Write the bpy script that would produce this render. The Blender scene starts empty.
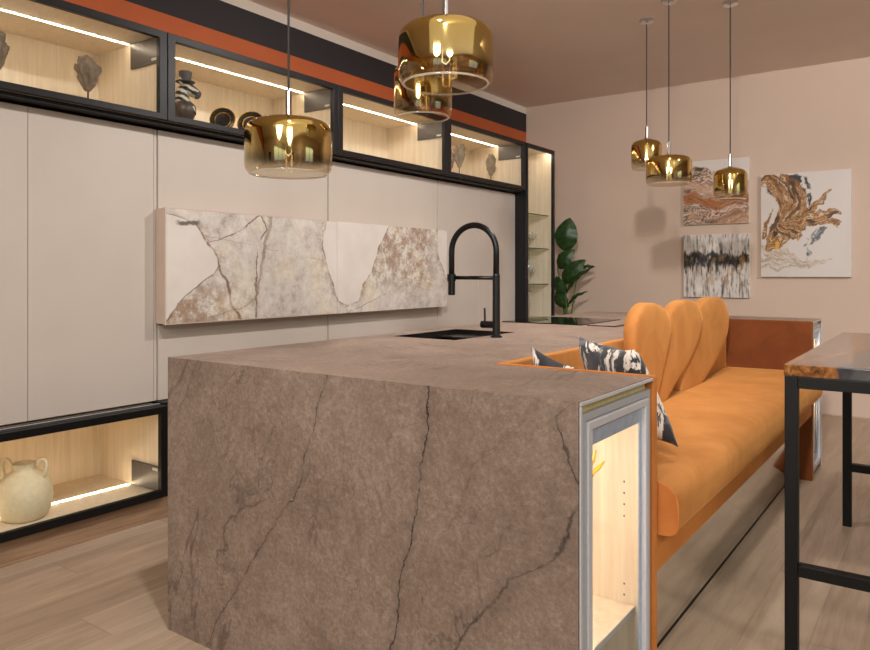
import bpy, bmesh, math, random
from mathutils import Vector, Matrix, noise as mnoise
random.seed(7)
scn = bpy.context.scene
COL = scn.collection
PI = math.pi

def lin(r, g, b):
    def f(c):
        c /= 255.0
        return c / 12.92 if c <= 0.04045 else ((c + 0.055) / 1.055) ** 2.4
    return (f(r), f(g), f(b), 1.0)

# ------------------------------------------------------------------ node helper
class E:
    """scalar shader expression"""
    def __init__(s, B, k): s.B, s.k = B, k
    def __add__(a, b): return a.B.m('ADD', a, b)
    __radd__ = __add__
    def __sub__(a, b): return a.B.m('SUBTRACT', a, b)
    def __rsub__(a, b): return a.B.m('SUBTRACT', b, a)
    def __mul__(a, b): return a.B.m('MULTIPLY', a, b)
    __rmul__ = __mul__
    def __truediv__(a, b): return a.B.m('DIVIDE', a, b)
    def abs(a): return a.B.m('ABSOLUTE', a)
    def sqrt(a): return a.B.m('SQRT', a)
    def pow(a, p): return a.B.m('POWER', a, p)
    def min(a, b): return a.B.m('MINIMUM', a, b)
    def max(a, b): return a.B.m('MAXIMUM', a, b)
    def sin(a): return a.B.m('SINE', a)
    def clamp(a): return a.B.m('ADD', a, 0.0, clamp=True)
    def step(a, lo, hi):
        """smooth ramp lo..hi -> 0..1 (lo may exceed hi)"""
        n = a.B.n('ShaderNodeMapRange'); n.interpolation_type = 'SMOOTHSTEP'
        if lo > hi:
            n.inputs[1].default_value, n.inputs[2].default_value = hi, lo
            n.inputs[3].default_value, n.inputs[4].default_value = 1, 0
        else:
            n.inputs[1].default_value, n.inputs[2].default_value = lo, hi
        a.B.l(a.k, n.inputs[0]); return E(a.B, n.outputs[0])
    def curve(a, pts, y0=0.0, y1=1.0):
        """piecewise linear function of a (a within 0..1)"""
        n = a.B.n('ShaderNodeFloatCurve'); c = n.mapping.curves[0]
        n.mapping.use_clip = False
        pts = sorted(pts)
        while len(c.points) < len(pts): c.points.new(0.5, 0.5)
        for p, (x, y) in zip(c.points, pts):
            p.location = (x, (y - y0) / (y1 - y0)); p.handle_type = 'VECTOR'
        n.mapping.update()
        a.B.l(a.k, n.inputs['Value'])
        return E(a.B, n.outputs[0]) * (y1 - y0) + y0

class Mat:
    def __init__(s, name):
        s.mat = bpy.data.materials.new(name); s.mat.use_nodes = True
        s.t = s.mat.node_tree; s.t.nodes.clear()
        s.out = s.n('ShaderNodeOutputMaterial')
    def n(s, kind, **kw):
        x = s.t.nodes.new(kind)
        for k, v in kw.items(): setattr(x, k, v)
        return x
    def l(s, a, b): s.t.links.new(a, b)
    def put(s, v, sock):
        if isinstance(v, E): s.l(v.k, sock)
        elif isinstance(v, bpy.types.NodeSocket): s.l(v, sock)
        else: sock.default_value = v
    def m(s, op, *a, clamp=False):
        x = s.n('ShaderNodeMath', operation=op, use_clamp=clamp)
        for i, v in enumerate(a): s.put(v, x.inputs[i])
        return E(s, x.outputs[0])
    def pos(s, kind='world'):
        if kind == 'world': k = s.n('ShaderNodeNewGeometry').outputs['Position']
        else: k = s.n('ShaderNodeTexCoord').outputs['Generated' if kind == 'gen' else 'Object']
        return k
    def xyz(s, v):
        x = s.n('ShaderNodeSeparateXYZ'); s.l(v, x.inputs[0])
        return [E(s, o) for o in x.outputs]
    def vec(s, x, y, z):
        c = s.n('ShaderNodeCombineXYZ')
        for i, v in enumerate((x, y, z)): s.put(v, c.inputs[i])
        return c.outputs[0]
    def stretch(s, v, sc, rot=(0, 0, 0)):
        x = s.n('ShaderNodeMapping'); s.l(v, x.inputs[0])
        x.inputs['Scale'].default_value = sc; x.inputs['Rotation'].default_value = rot
        return x.outputs[0]
    def noise(s, v, scale, detail=4, rough=0.55, dist=0.0):
        x = s.n('ShaderNodeTexNoise'); s.l(v, x.inputs['Vector'])
        x.inputs['Scale'].default_value = scale; x.inputs['Detail'].default_value = detail
        x.inputs['Roughness'].default_value = rough; x.inputs['Distortion'].default_value = dist
        return E(s, x.outputs[0])
    def ramp(s, f, stops):
        x = s.n('ShaderNodeValToRGB'); s.put(f, x.inputs[0]); r = x.color_ramp
        while len(r.elements) < len(stops): r.elements.new(0.5)
        for e, (p, c) in zip(r.elements, stops): e.position = p; e.color = c
        return x.outputs[0]
    def mix(s, f, a, b):
        x = s.n('ShaderNodeMix', data_type='RGBA')
        s.put(f, x.inputs[0]); s.put(a, x.inputs[6]); s.put(b, x.inputs[7])
        return x.outputs[2]
    def bump(s, h, strength=0.2, dist=0.01):
        x = s.n('ShaderNodeBump'); x.inputs['Strength'].default_value = strength
        x.inputs['Distance'].default_value = dist; s.put(h, x.inputs['Height']); return x.outputs[0]
    def pr(s, color, rough=0.5, metal=0.0, normal=None, **kw):
        p = s.n('ShaderNodeBsdfPrincipled')
        s.put(color, p.inputs['Base Color']); s.put(rough, p.inputs['Roughness']); s.put(metal, p.inputs['Metallic'])
        if normal is not None: s.l(normal, p.inputs['Normal'])
        for k, v in kw.items(): s.put(v, p.inputs[k.replace('_', ' ')])
        return p.outputs[0]
    def glossy(s, color=(1, 1, 1, 1), rough=0.0):
        g = s.n('ShaderNodeBsdfGlossy'); g.inputs['Color'].default_value = color; g.inputs['Roughness'].default_value = rough
        return g.outputs[0]
    def clear(s, color=(1, 1, 1, 1)):
        g = s.n('ShaderNodeBsdfTransparent'); g.inputs['Color'].default_value = color; return g.outputs[0]
    def mixs(s, f, a, b):
        x = s.n('ShaderNodeMixShader'); s.put(f, x.inputs[0]); s.l(a, x.inputs[1]); s.l(b, x.inputs[2]); return x.outputs[0]
    def fresnel(s, ior=1.45):
        x = s.n('ShaderNodeFresnel'); x.inputs[0].default_value = ior; return E(s, x.outputs[0])
    def schlick(s, base=.04):
        return s.facing(0.5).pow(5.0) * (1 - base) + base
    def facing(s, b=0.5):
        x = s.n('ShaderNodeLayerWeight'); x.inputs[0].default_value = b; return E(s, x.outputs['Facing'])
    def done(s, sh): s.l(sh, s.out.inputs['Surface']); return s.mat

def plain(name, color, rough=0.5, metal=0.0, nscale=40, namt=0.06, **kw):
    b = Mat(name)
    n = b.noise(b.pos('obj'), nscale, 3)
    dark = tuple(c * (1 - 2 * namt) for c in color[:3]) + (1,)
    lite = tuple(min(1, c * (1 + 2 * namt)) for c in color[:3]) + (1,)
    return b.done(b.pr(b.ramp(n, [(0.3, dark), (0.7, lite)]), rough, metal, **kw))

def emit(name, color, strength):
    b = Mat(name); e = b.n('ShaderNodeEmission')
    e.inputs[0].default_value = color; e.inputs[1].default_value = strength
    return b.done(e.outputs[0])

def pane_mat(name, tint=(0.97, 0.98, 0.97, 1), k=1.0):
    b = Mat(name)
    return b.done(b.mixs(b.schlick(.04) * k, b.clear(tint), b.glossy(rough=0.01)))

# ------------------------------------------------------------------ materials
def stone_mat():
    b = Mat('brown veined stone'); p = b.pos(); X, Y, Z = b.xyz(p)
    n1 = b.noise(p, 2.6, 8, 0.62); n2 = b.noise(p, 38, 6, 0.65); n3 = b.noise(p, 9, 5, 0.6, 0.4)
    n4 = b.noise(p, 85, 6, 0.8)
    f = n1 * 0.22 + n2 * 0.22 + n3 * 0.14 + n4 * 0.42
    col = b.ramp(f, [(0.36, lin(104, 87, 77)), (0.5, lin(139, 119, 106)), (0.63, lin(174, 154, 140))])
    wob = b.noise(p, 6, 5, 0.6); fine = b.noise(p, 45, 3)
    front = (Y - 1.482).abs().step(0.012, 0.004)
    zc = Z.max(0.0).min(1.0)
    veins = None
    brk = b.noise(p, 14, 4, .7).step(.34, .56) * .75 + .25
    V = [([(-1.426,.919),(-1.47,.776),(-1.507,.683),(-1.528,.591),(-1.659,.415),(-1.848,.166),(-1.95,0)],.0045,.75,0,1),
         ([(-1.066,.919),(-1.078,.823),(-1.094,.69),(-1.119,.555),(-1.152,.415),(-1.195,.217),(-1.25,0)],.006,.85,0,1),
         ([(-.678,.678),(-.703,.581),(-.754,.533),(-.834,.492),(-.918,.385),(-.992,.283),(-1.15,0)],.011,.7,0,.68),
         ([(-.806,.855),(-.933,.741),(-.977,.646),(-1.008,.577)],.004,.35,.56,.86),
         ([(-1.989,.915),(-2.057,.792),(-2.156,.695)],.004,.6,.68,1),
         ([(-.70,.90),(-.728,.882),(-.703,.81),(-.678,.746)],.008,.7,.72,.9),
         ([(-1.647,.74),(-1.704,.593),(-1.716,.513)],.003,.4,.5,.75),
         ([(-1.911,.888),(-1.937,.754),(-1.885,.596)],.003,.4,.58,.9),
         ([(-1.95,.437),(-2.016,.239),(-2.099,.065)],.003,.5,.06,.45)]
    for pts, w, a, z0, z1 in V:
        c = zc.curve([(z, x) for x, z in pts], -2.3, -0.5)
        d = (X - c + (wob - 0.5) * 0.07 + (fine - 0.5) * 0.022).abs()
        w = w * .62
        k = (d.step(w, w * 0.2) * a * brk + d.step(w * 9, 0) * a * 0.20) * Z.step(z0 - .02, z0 + .02) * Z.step(z1 + .02, z1 - .02)
        veins = k if veins is None else veins.max(k)
    veins = veins * front
    w2 = b.noise(b.stretch(p, (1, .55, .6), (0.3, 0.5, 0.5)), 1.5, 7, 0.6, 1.2)
    crack = (w2 - 0.5).abs().step(0.012, 0.0) * b.noise(p, 3.1, 2).step(0.42, 0.62) * 0.55
    w3 = b.noise(b.stretch(p, (1, 1, .5), (0, 0.6, 0.9)), 4.0, 6, 0.6, 1.5)
    crack = crack.max((w3 - 0.5).abs().step(0.014, 0.0) * b.noise(p, 2.0, 2).step(0.5, 0.66) * 0.4)
    vo = b.n('ShaderNodeTexVoronoi', feature='DISTANCE_TO_EDGE'); vo.inputs['Scale'].default_value = 7
    b.l(b.vec(X + wob * .16 + n2 * .05, Y + wob * .16, Z * .7 + n3 * .16 + n2 * .05), vo.inputs['Vector'])
    net = E(b, vo.outputs['Distance']).step(.022, 0.0) * b.noise(p, 3.7, 4, .6).step(.48, .62)
    crack = crack.max(net * .4)
    lightv = (b.noise(p, 3.3, 7, 0.65, 1.0) - 0.53).abs().step(0.008, 0) * 0.25
    col = b.mix(lightv, col, lin(172, 152, 134))
    col = b.mix(veins.max(crack), col, lin(52, 42, 38))
    return b.done(b.pr(col, 0.42 + n2 * 0.15, normal=b.bump(n2, 0.08, 0.003)))

def marble_mat():
    b = Mat('patagonia marble'); p = b.pos(); X, Y, Z = b.xyz(p)
    wob = b.noise(p, 9, 5, 0.6)
    u = (Y - 2.16) / 2.455 + (wob - 0.5) * 0.012
    v = ((Z - 0.944) / 0.582 + (b.noise(p, 11, 4) - 0.5) * 0.03).max(0.0).min(1.0)
    cL = v.curve([(0,-.01),(.041,.006),(.174,.029),(.258,.053),(.343,.083),(.432,.118),(.504,.131),(.577,.129),(.648,.118),(.7,.103),(.752,.093),(.839,.08),(.891,.07),(.926,.03),(.962,-.01),(1,-.02)], -.1, 1.1)
    cA = v.curve([(0,.56),(.094,.545),(.1,.527),(.144,.504),(.325,.486),(.523,.466),(.736,.446),(1,.462)], -.1, 1.1)
    cB = v.curve([(0,.54),(.094,.545),(.1,.558),(.133,.586),(.319,.604),(.465,.639),(.745,.67),(1,.715)], -.1, 1.1)
    cR = v.curve([(0,1.04),(.25,1.01),(.42,.99),(.66,.953),(1,.948)], -.1, 1.1)
    dL, dM, dR = cL - u, (u - cA).min(cB - u), u - cR
    D = dL.max(dM).max(dR)                               # >0 inside the milky quartz
    white = D.step(-0.002, 0.002)
    e = D.abs()
    big = b.noise(p, 3.2, 6, 0.6); mid = b.noise(p, 13, 7, 0.7); fin = b.noise(p, 60, 5, 0.7)
    grey = b.ramp(mid * 0.5 + fin * 0.2 + big * 0.3, [(0.36, lin(160, 151, 144)), (0.46, lin(202, 193, 186)), (0.6, lin(224, 218, 211))])
    beige = b.ramp(mid * 0.5 + fin * 0.2 + big * 0.3, [(0.36, lin(160, 138, 112)), (0.5, lin(206, 192, 172)), (0.62, lin(226, 217, 203))])
    base = b.mix(big.step(0.46, 0.66), grey, beige)
    # brown mineral clusters: along the edges, lower left and the right-hand block
    zone = (u.step(0.30, 0.02) * v.step(0.55, 0.15)).max(u.step(0.60, 0.68) * u.step(0.98, 0.86) * v.step(0.1, 0.5) * 0.9).max(e.step(0.028, 0.0) * 0.75)
    spots = (mid * 0.55 + fin * 0.25 + big * 0.2).step(0.57, 0.44)
    base = b.mix((zone * spots * .72).clamp(), base, lin(146, 108, 72))
    dk = b.noise(p, 22, 5, 0.7).step(0.40, 0.30) * (zone * 0.45 + 0.12)
    base = b.mix(dk.clamp(), base, lin(60, 50, 44))
    # long rusty veins
    vv = None
    for pts, w, a in (([(0,.236),(.25,.236),(.55,.232),(.72,.243),(.86,.262),(1,.25)], .0035, .8),
                      ([(.55,.125),(.64,.115),(.72,.105),(.74,.13),(.80,.17),(.86,.20),(.93,.22),(1,.25)], .006, .8),
                      ([(0,.05),(.06,.13),(.12,.2),(.2,.235),(.3,.24)], .007, .55),
                      ([(.1,.62),(.2,.70),(.3,.78),(.34,.86),(.3,.93),(.2,.96)], .006, .55)):
        d = (u - v.curve(pts, -.1, 1.1) + (wob - 0.5) * 0.03).abs()
        k = d.step(w, w * .2) * a
        vv = k if vv is None else vv.max(k)
    base = b.mix(vv * b.noise(p, 7, 3).step(0.35, 0.55), base, lin(110, 74, 46))
    milk = b.ramp(b.noise(p, 5, 3), [(0.3, lin(216, 206, 198)), (0.7, lin(226, 218, 211))])
    col = b.mix(white, base, milk)
    rim = e.step(0.004, 0.0005) * b.noise(p, 14, 4).step(0.42, 0.58) * 0.7
    col = b.mix(rim, col, lin(84, 66, 50))
    blot = ((u - .055).abs().step(.035, .015)) * ((v - .885 + (wob - .5) * .1).abs().step(.028, .008))
    col = b.mix(blot * 0.8, col, lin(50, 44, 40))
    return b.done(b.pr(col, 0.18))

def floor_mat():
    b = Mat('oak plank floor'); p = b.pos(); X, Y, Z = b.xyz(p)
    row = b.m('FLOOR', X / 0.19)
    fx = b.m('FRACT', X / 0.19)
    yy = Y / 1.5 + b.m('FRACT', row * 0.377) * 1.0
    fy = b.m('FRACT', yy); cell = b.m('FLOOR', yy)
    w = b.n('ShaderNodeTexWhiteNoise'); w.noise_dimensions = '2D'
    b.l(b.vec(row, cell, 0.0), w.inputs['Vector'])
    rnd = E(b, w.outputs['Value'])
    g = b.noise(b.vec(X * 14 + rnd * 40, Y * 1.1, rnd * 9), 1.6, 7, 0.62, 0.9)
    g2 = b.noise(b.vec(X * 80 + rnd * 90, Y * 4, 0.0), 2.0, 3)
    f = g * 0.6 + g2 * 0.15 + rnd * 0.14
    col = b.ramp(f, [(0.3, lin(152, 130, 110)), (0.5, lin(178, 156, 134)), (0.7, lin(194, 174, 152))])
    gap = ((fx - 0.5).abs().step(0.49, 0.498)).max((fy - 0.5).abs().step(0.4975, 0.4995))
    col = b.mix(gap * 0.28, col, lin(70, 54, 42))
    return b.done(b.pr(col, 0.34 + g * 0.16, normal=b.bump(g * 0.5 + g2 * 0.5 - gap, 0.08, 0.003)))

def wood_mat(name, a, c, vertical=True, rough=0.45, sc=1.0):
    b = Mat(name); p = b.pos()
    s = (26 * sc, 26 * sc, 1.3) if vertical else (26 * sc, 1.3, 26 * sc)
    g = b.noise(b.stretch(p, s), 1.6, 6, 0.6, 0.5); h = b.noise(b.stretch(p, tuple(k * 4 for k in s)), 1.5, 2)
    return b.done(b.pr(b.ramp(g * .75 + h * .25, [(0.35, a), (0.65, c)]), rough))

def velvet_mat(name, a, c):
    b = Mat(name); p = b.pos('obj')
    n = b.noise(p, 5.5, 4, 0.55, 0.6); f = b.noise(p, 260, 2)
    col = b.ramp(n * .8 + f * .2, [(0.30, a), (0.66, c)])
    rim = b.facing(0.45).pow(2.0) * 0.3  # view-angle velvet sheen, mixed into the base colour
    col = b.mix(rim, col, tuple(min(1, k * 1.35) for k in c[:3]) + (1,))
    return b.done(b.pr(col, 0.75, normal=b.bump(f, 0.1, 0.001), Sheen_Weight=0.35, Sheen_Roughness=0.4,
                       Sheen_Tint=lin(255, 190, 110), Specular_IOR_Level=0.2))

def wall_mat(name, c, amt=0.03):
    b = Mat(name); p = b.pos()
    n = b.noise(p, 1.2, 3); f = b.noise(p, 160, 2)
    lo = tuple(k * (1 - amt) for k in c[:3]) + (1,); hi = tuple(k * (1 + amt) for k in c[:3]) + (1,)
    return b.done(b.pr(b.ramp(n, [(0.3, lo), (0.7, hi)]), 0.8, normal=b.bump(f, 0.05, 0.002)))

def door_mat():
    b = Mat('greige lacquer'); n = b.noise(b.pos(), 2.0, 2)
    return b.done(b.pr(b.ramp(n, [(.3, lin(196, 184, 174)), (.7, lin(202, 191, 181))]), 0.5, Coat_Weight=0.35, Coat_Roughness=0.06))

def gold_mat():
    b = Mat('gold fading to clear glass'); X, Y, Z = b.xyz(b.pos('gen'))
    f = (Z + (b.noise(b.pos('gen'), 3, 2) - 0.5) * 0.06).step(0.10, 0.40)
    gold = b.pr(b.ramp(Z, [(0.3, lin(204, 180, 120)), (0.9, lin(206, 176, 98))]), 0.06, 1.0)
    glass = b.mixs((b.schlick(.10) + .03).clamp(), b.clear(lin(240, 232, 214)), b.glossy(lin(255, 240, 215), 0.02))
    return b.done(b.mixs(f * 0.97, glass, gold))

def glass_mat(name='clear glass', tint=(.96, .97, .95, 1), k=1.5, base=.03):
    b = Mat(name)
    return b.done(b.mixs((b.schlick(.04) * .5 * k + base).clamp(), b.clear(tint), b.glossy(rough=.02)))

def crystal_mat():
    b = Mat('crystal glass'); d = b.n('ShaderNodeBsdfDiffuse'); d.inputs[0].default_value = lin(250, 246, 236)
    g = b.mixs(b.facing(.5).pow(2.0) * .55 + .22, b.clear((.98, .98, .96, 1)), d.outputs[0])  # white diffuse mixed into the glass in place of bright glints
    return b.done(b.mixs(b.schlick(.10), g, b.glossy(rough=.03)))

def leaf_mat():
    b = Mat('glossy leaf'); X, Y, Z = b.xyz(b.pos('obj')); n = b.noise(b.pos('obj'), 30, 3)
    return b.done(b.pr(b.ramp(n, [(.3, lin(16, 40, 18)), (.7, lin(44, 80, 34))]), 0.42))

def cushion_mat():
    b = Mat('charcoal brushstroke fabric'); p = b.pos('obj')
    q = b.stretch(p, (3.6, 3.6, 1.5), (0.3, 0.7, 0.5))
    n = b.noise(q, 1.7, 5, 0.65, 2.2); m = b.noise(p, 6, 4, .6, 1.5); s = b.noise(b.stretch(p, (40, 40, 6), (.3, .7, .5)), 2, 3)
    w = n.step(0.505, 0.53) * s.step(0.34, 0.46)
    col = b.ramp(m, [(.35, lin(20, 20, 24)), (.6, lin(46, 47, 53))])
    col = b.mix(m.step(.56, .62) * .6, col, lin(118, 118, 122))
    col = b.mix(w, col, lin(222, 210, 198))
    return b.done(b.pr(col, 0.75, Sheen_Weight=.2))

def table_mat():
    b = Mat('river table wood and resin'); p = b.pos(); X, Y, Z = b.xyz(p)
    e = X + (b.noise(p, 5, 4) - .5) * .16
    resin = e.step(-0.29, -0.275) * e.step(.22, .2)
    g = b.noise(b.stretch(p, (18, 1.6, 18)), 1.4, 6, .6, 1.6); k = b.noise(p, 16, 5, .6, 2.5)
    wood = b.ramp(g * .6 + k * .4, [(.32, lin(40, 24, 13)), (.5, lin(112, 70, 36)), (.68, lin(172, 120, 66))])
    r = b.ramp(b.noise(p, 4, 5, .6, 2.0), [(.35, lin(30, 30, 34)), (.65, lin(76, 74, 76))])
    return b.done(b.pr(b.mix(resin, wood, r), 0.14, Specular_IOR_Level=.5))

def zebra_mat():
    b = Mat('zebra stripes'); p = b.pos('obj'); X, Y, Z = b.xyz(p)
    s = (Z * 190 + Y * 90 + (b.noise(p, 20, 3) - .5) * 7).sin().step(-.15, .15)
    return b.done(b.pr(b.mix(s, lin(26, 25, 26), lin(200, 190, 176)), .4))

def paint_mat(kind):
    b = Mat('canvas ' + kind); a = b.n('ShaderNodeVertexColor'); a.layer_name = 'paint'
    f = b.noise(b.pos('obj'), 220, 3)
    return b.done(b.pr(a.outputs['Color'], .45, normal=b.bump(f, .08, .002)))

def fb(x, y, z=0.0, o=5):
    return mnoise.fractal(Vector((x, y, z)), 1.0, 2.0, o)
def lerp3(a, b, t):
    t = max(0, min(1, t)); return tuple(p + (q - p) * t for p, q in zip(a, b))
def grad(stops, t):
    for (p, c), (q, d) in zip(stops, stops[1:]):
        if t <= q: return lerp3(c, d, (t - p) / max(1e-6, q - p))
    return stops[-1][1]
def sst(a, b, t):
    t = max(0, min(1, (t - a) / (b - a))); return t * t * (3 - 2 * t)
C3 = lambda *c: lin(*c)[:3]
BROWN = [(0, C3(50, 36, 26)), (.18, C3(112, 70, 28)), (.32, C3(160, 104, 40)), (.40, C3(222, 200, 168)), (.46, C3(120, 76, 32)), (.56, C3(178, 122, 54)), (.64, C3(92, 60, 32)), (.72, C3(206, 168, 116)), (.8, C3(150, 98, 44)), (1, C3(70, 48, 32))]
BEIGE = [(0, C3(176, 156, 130)), (.3, C3(214, 202, 188)), (.5, C3(150, 128, 100)), (.7, C3(218, 208, 198)), (1, C3(168, 146, 118))]
GREY = [(0, C3(60, 62, 68)), (.4, C3(150, 150, 154)), (.6, C3(70, 72, 78)), (1, C3(190, 186, 184))]
INK = [(0, C3(30, 32, 38)), (.45, C3(44, 46, 54)), (.55, C3(214, 206, 202)), (1, C3(40, 42, 50))]
STROKES = [  # points (u, v, half width), palette, tone frequency
    ([(0, .27, .02), (.10, .21, .06), (.28, .20, .06), (.45, .15, .04), (.62, .14, .022), (.80, .15, .004)], BEIGE, 3),
    ([(0, .12, .05), (.2, .10, .05), (.4, .13, .03), (.5, .10, .006)], BEIGE, 3),
    ([(.50, .33, .01), (.60, .38, .038), (.70, .42, .034), (.75, .44, .008)], GREY, 2),
    ([(.51, .31, .008), (.55, .25, .024), (.53, .19, .006)], GREY, 2),
    ([(.10, .99, .02), (.24, .97, .04), (.32, .93, .01)], INK, 3),
    ([(.33, .97, .02), (.44, .91, .06), (.52, .86, .05), (.54, .76, .035), (.55, .66, .012)], INK, 4),
    ([(.0, .93, .02), (.10, .86, .035), (.20, .80, .015)], INK, 3),
    ([(.03, .96, .04), (.16, .90, .07), (.25, .78, .08), (.30, .64, .10), (.26, .48, .11), (.17, .35, .085), (.10, .25, .03)], BROWN, 4),
    ([(.24, .97, .03), (.36, .90, .07), (.43, .78, .085), (.42, .64, .10), (.34, .52, .09)], BROWN, 4),
    ([(.40, .50, .03), (.52, .58, .045), (.64, .68, .03), (.73, .75, .024), (.79, .80, .008)], BROWN, 3),
    ([(.30, .47, .06), (.44, .51, .08), (.58, .54, .06), (.70, .58, .05), (.82, .60, .03), (.90, .57, .006)], BROWN, 4),
    ([(.55, .50, .02), (.68, .51, .035), (.80, .52, .02), (.88, .49, .005)], BROWN, 3),
    ([(.26, .46, .07), (.36, .42, .065), (.44, .40, .04), (.43, .35, .008)], BROWN, 3),
    ([(.05, .38, .03), (.07, .50, .028), (.09, .60, .014), (.11, .68, .003)], BROWN, 2)]
def swirl(u, v):
    wx = fb(u * 5, v * 5, 3.1) * .045 + fb(u * 16, v * 16, 9) * .014
    wy = fb(u * 5, v * 5, 7.7) * .045 + fb(u * 16, v * 16, 5) * .014
    x, y = u + wx, v + wy
    c = lerp3(C3(216, 209, 205), C3(208, 199, 194), fb(u * 2, v * 2) * .5 + .5)
    for si, (pts, pal, fr) in enumerate(STROKES):
        best = None; acc = 0
        for (x0, y0, w0), (x1, y1, w1) in zip(pts, pts[1:]):
            dx, dy = x1 - x0, y1 - y0; L2 = dx * dx + dy * dy
            t = max(0, min(1, ((x - x0) * dx + (y - y0) * dy) / L2))
            d = math.hypot(x - x0 - t * dx, y - y0 - t * dy); w = w0 + (w1 - w0) * t
            if best is None or d / w < best[0]:
                sg = 1 if dx * (y - y0) - dy * (x - x0) > 0 else -1
                best = (d / w, sg * d, acc + t * math.sqrt(L2))
            acc += math.sqrt(L2)
        q, sd, al = best
        if q < 1.12:
            tone = fb(sd * 16 + al * 1.2, al * 2.6, si * 4.3, 4) * .75 + fb(sd * 46, al * 5, si, 3) * .28 + .5
            col = grad(pal, max(0, min(1, tone)))
            if pal is BROWN and .86 < q: col = lerp3(col, C3(54, 44, 40), .55 if fb(u * 9, v * 9, 2) > 0 else 0)
            k = sst(1.10, .96, q)
            if pal is BEIGE: k *= .8
            if pal in (INK, GREY): k *= sst(-.25, .1, fb(u * 13, v * 13, si) + .12)
            c = lerp3(c, col, k)
    g = math.hypot((u - .185) * 1.5, v - .30) + fb(u * 12, v * 12, 1) * .03
    return lerp3(c, C3(222, 168, 44), sst(.05, .03, g) * .9)
MARB = [(0, C3(38, 34, 34)), (.2, C3(112, 86, 68)), (.33, C3(206, 186, 166)), (.42, C3(60, 52, 50)), (.52, C3(176, 126, 96)), (.62, C3(222, 208, 194)), (.72, C3(96, 74, 60)), (.84, C3(200, 156, 128)), (1, C3(50, 44, 44))]
RUST = [(0, C3(84, 42, 16)), (.35, C3(150, 82, 30)), (.5, C3(186, 112, 52)), (.65, C3(122, 66, 26)), (1, C3(200, 140, 84))]
def strata(u, v):
    w = fb(u * 2.2, v * 3, 1.3, 5) * .16
    y = v + w * .8 + (u - .5) * .05
    t = fb(u * 2.6 + w * 5, y * 8.5, 4.2, 5) * .62 + fb(u * 9, y * 26, 1, 4) * .22 + .5
    c = grad(MARB, max(0, min(1, t)))
    c = lerp3(c, C3(204, 164, 140), sst(.44, .52, y) * sst(.68, .60, y) * .62)
    r_ = grad(RUST, max(0, min(1, fb(u * 2.2, y * 11, 8, 5) * .6 + .5)))
    c = lerp3(c, r_, sst(.22, .30, y) * sst(.47, .41, y) * .92)
    c = lerp3(c, C3(190, 138, 104), sst(.02, .2, u - .35) * sst(.24, .12, y) * .5)
    k = v + fb(u * 2.4, 0, 6.6, 4) * .07 + (u - .5) * .22
    return lerp3(c, C3(216, 208, 202), sst(.80, .83, k))
def birch(u, v):
    st = fb(u * 26, v * 3.2, 0, 4) * .55 + fb(u * 70, v * 12, 2, 3) * .25 + .5
    c = grad([(0, C3(78, 74, 72)), (.3, C3(150, 142, 136)), (.48, C3(206, 199, 194)), (1, C3(232, 227, 222))], max(0, min(1, st)))
    col = fb(u * 15, 1.7, 3, 4)
    mid = .60 + fb(u * 7, 4.4, 1, 3) * .05
    up = .06 + max(0, col) * .16 + (1 - u) * .05
    dn = .05 + max(0, fb(u * 19, 8.1, 5, 4)) * .30 * (1 - .5 * u) + (1 - u) * .05
    d = v - mid + fb(u * 30, v * 9, 4, 3) * .03
    k = sst(up + .03, up - .02, d) if d > 0 else sst(dn + .05, dn - .02, -d)
    ink = grad([(0, C3(24, 24, 26)), (.5, C3(52, 50, 50)), (.75, C3(110, 104, 100)), (1, C3(190, 184, 178))], max(0, min(1, fb(u * 22, v * 10, 9, 4) * .7 + .38)))
    c = lerp3(c, ink, k)
    oc = sst(.18, .32, fb(u * 13, v * 6, 12, 3)) * sst(.1, .25, v) * sst(.75, .6, v) * (.3 + .7 * u)
    c = lerp3(c, C3(156, 112, 46), oc * .75)
    return c
PAINT = dict(swirl=swirl, strata=strata, birch=birch)

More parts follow.
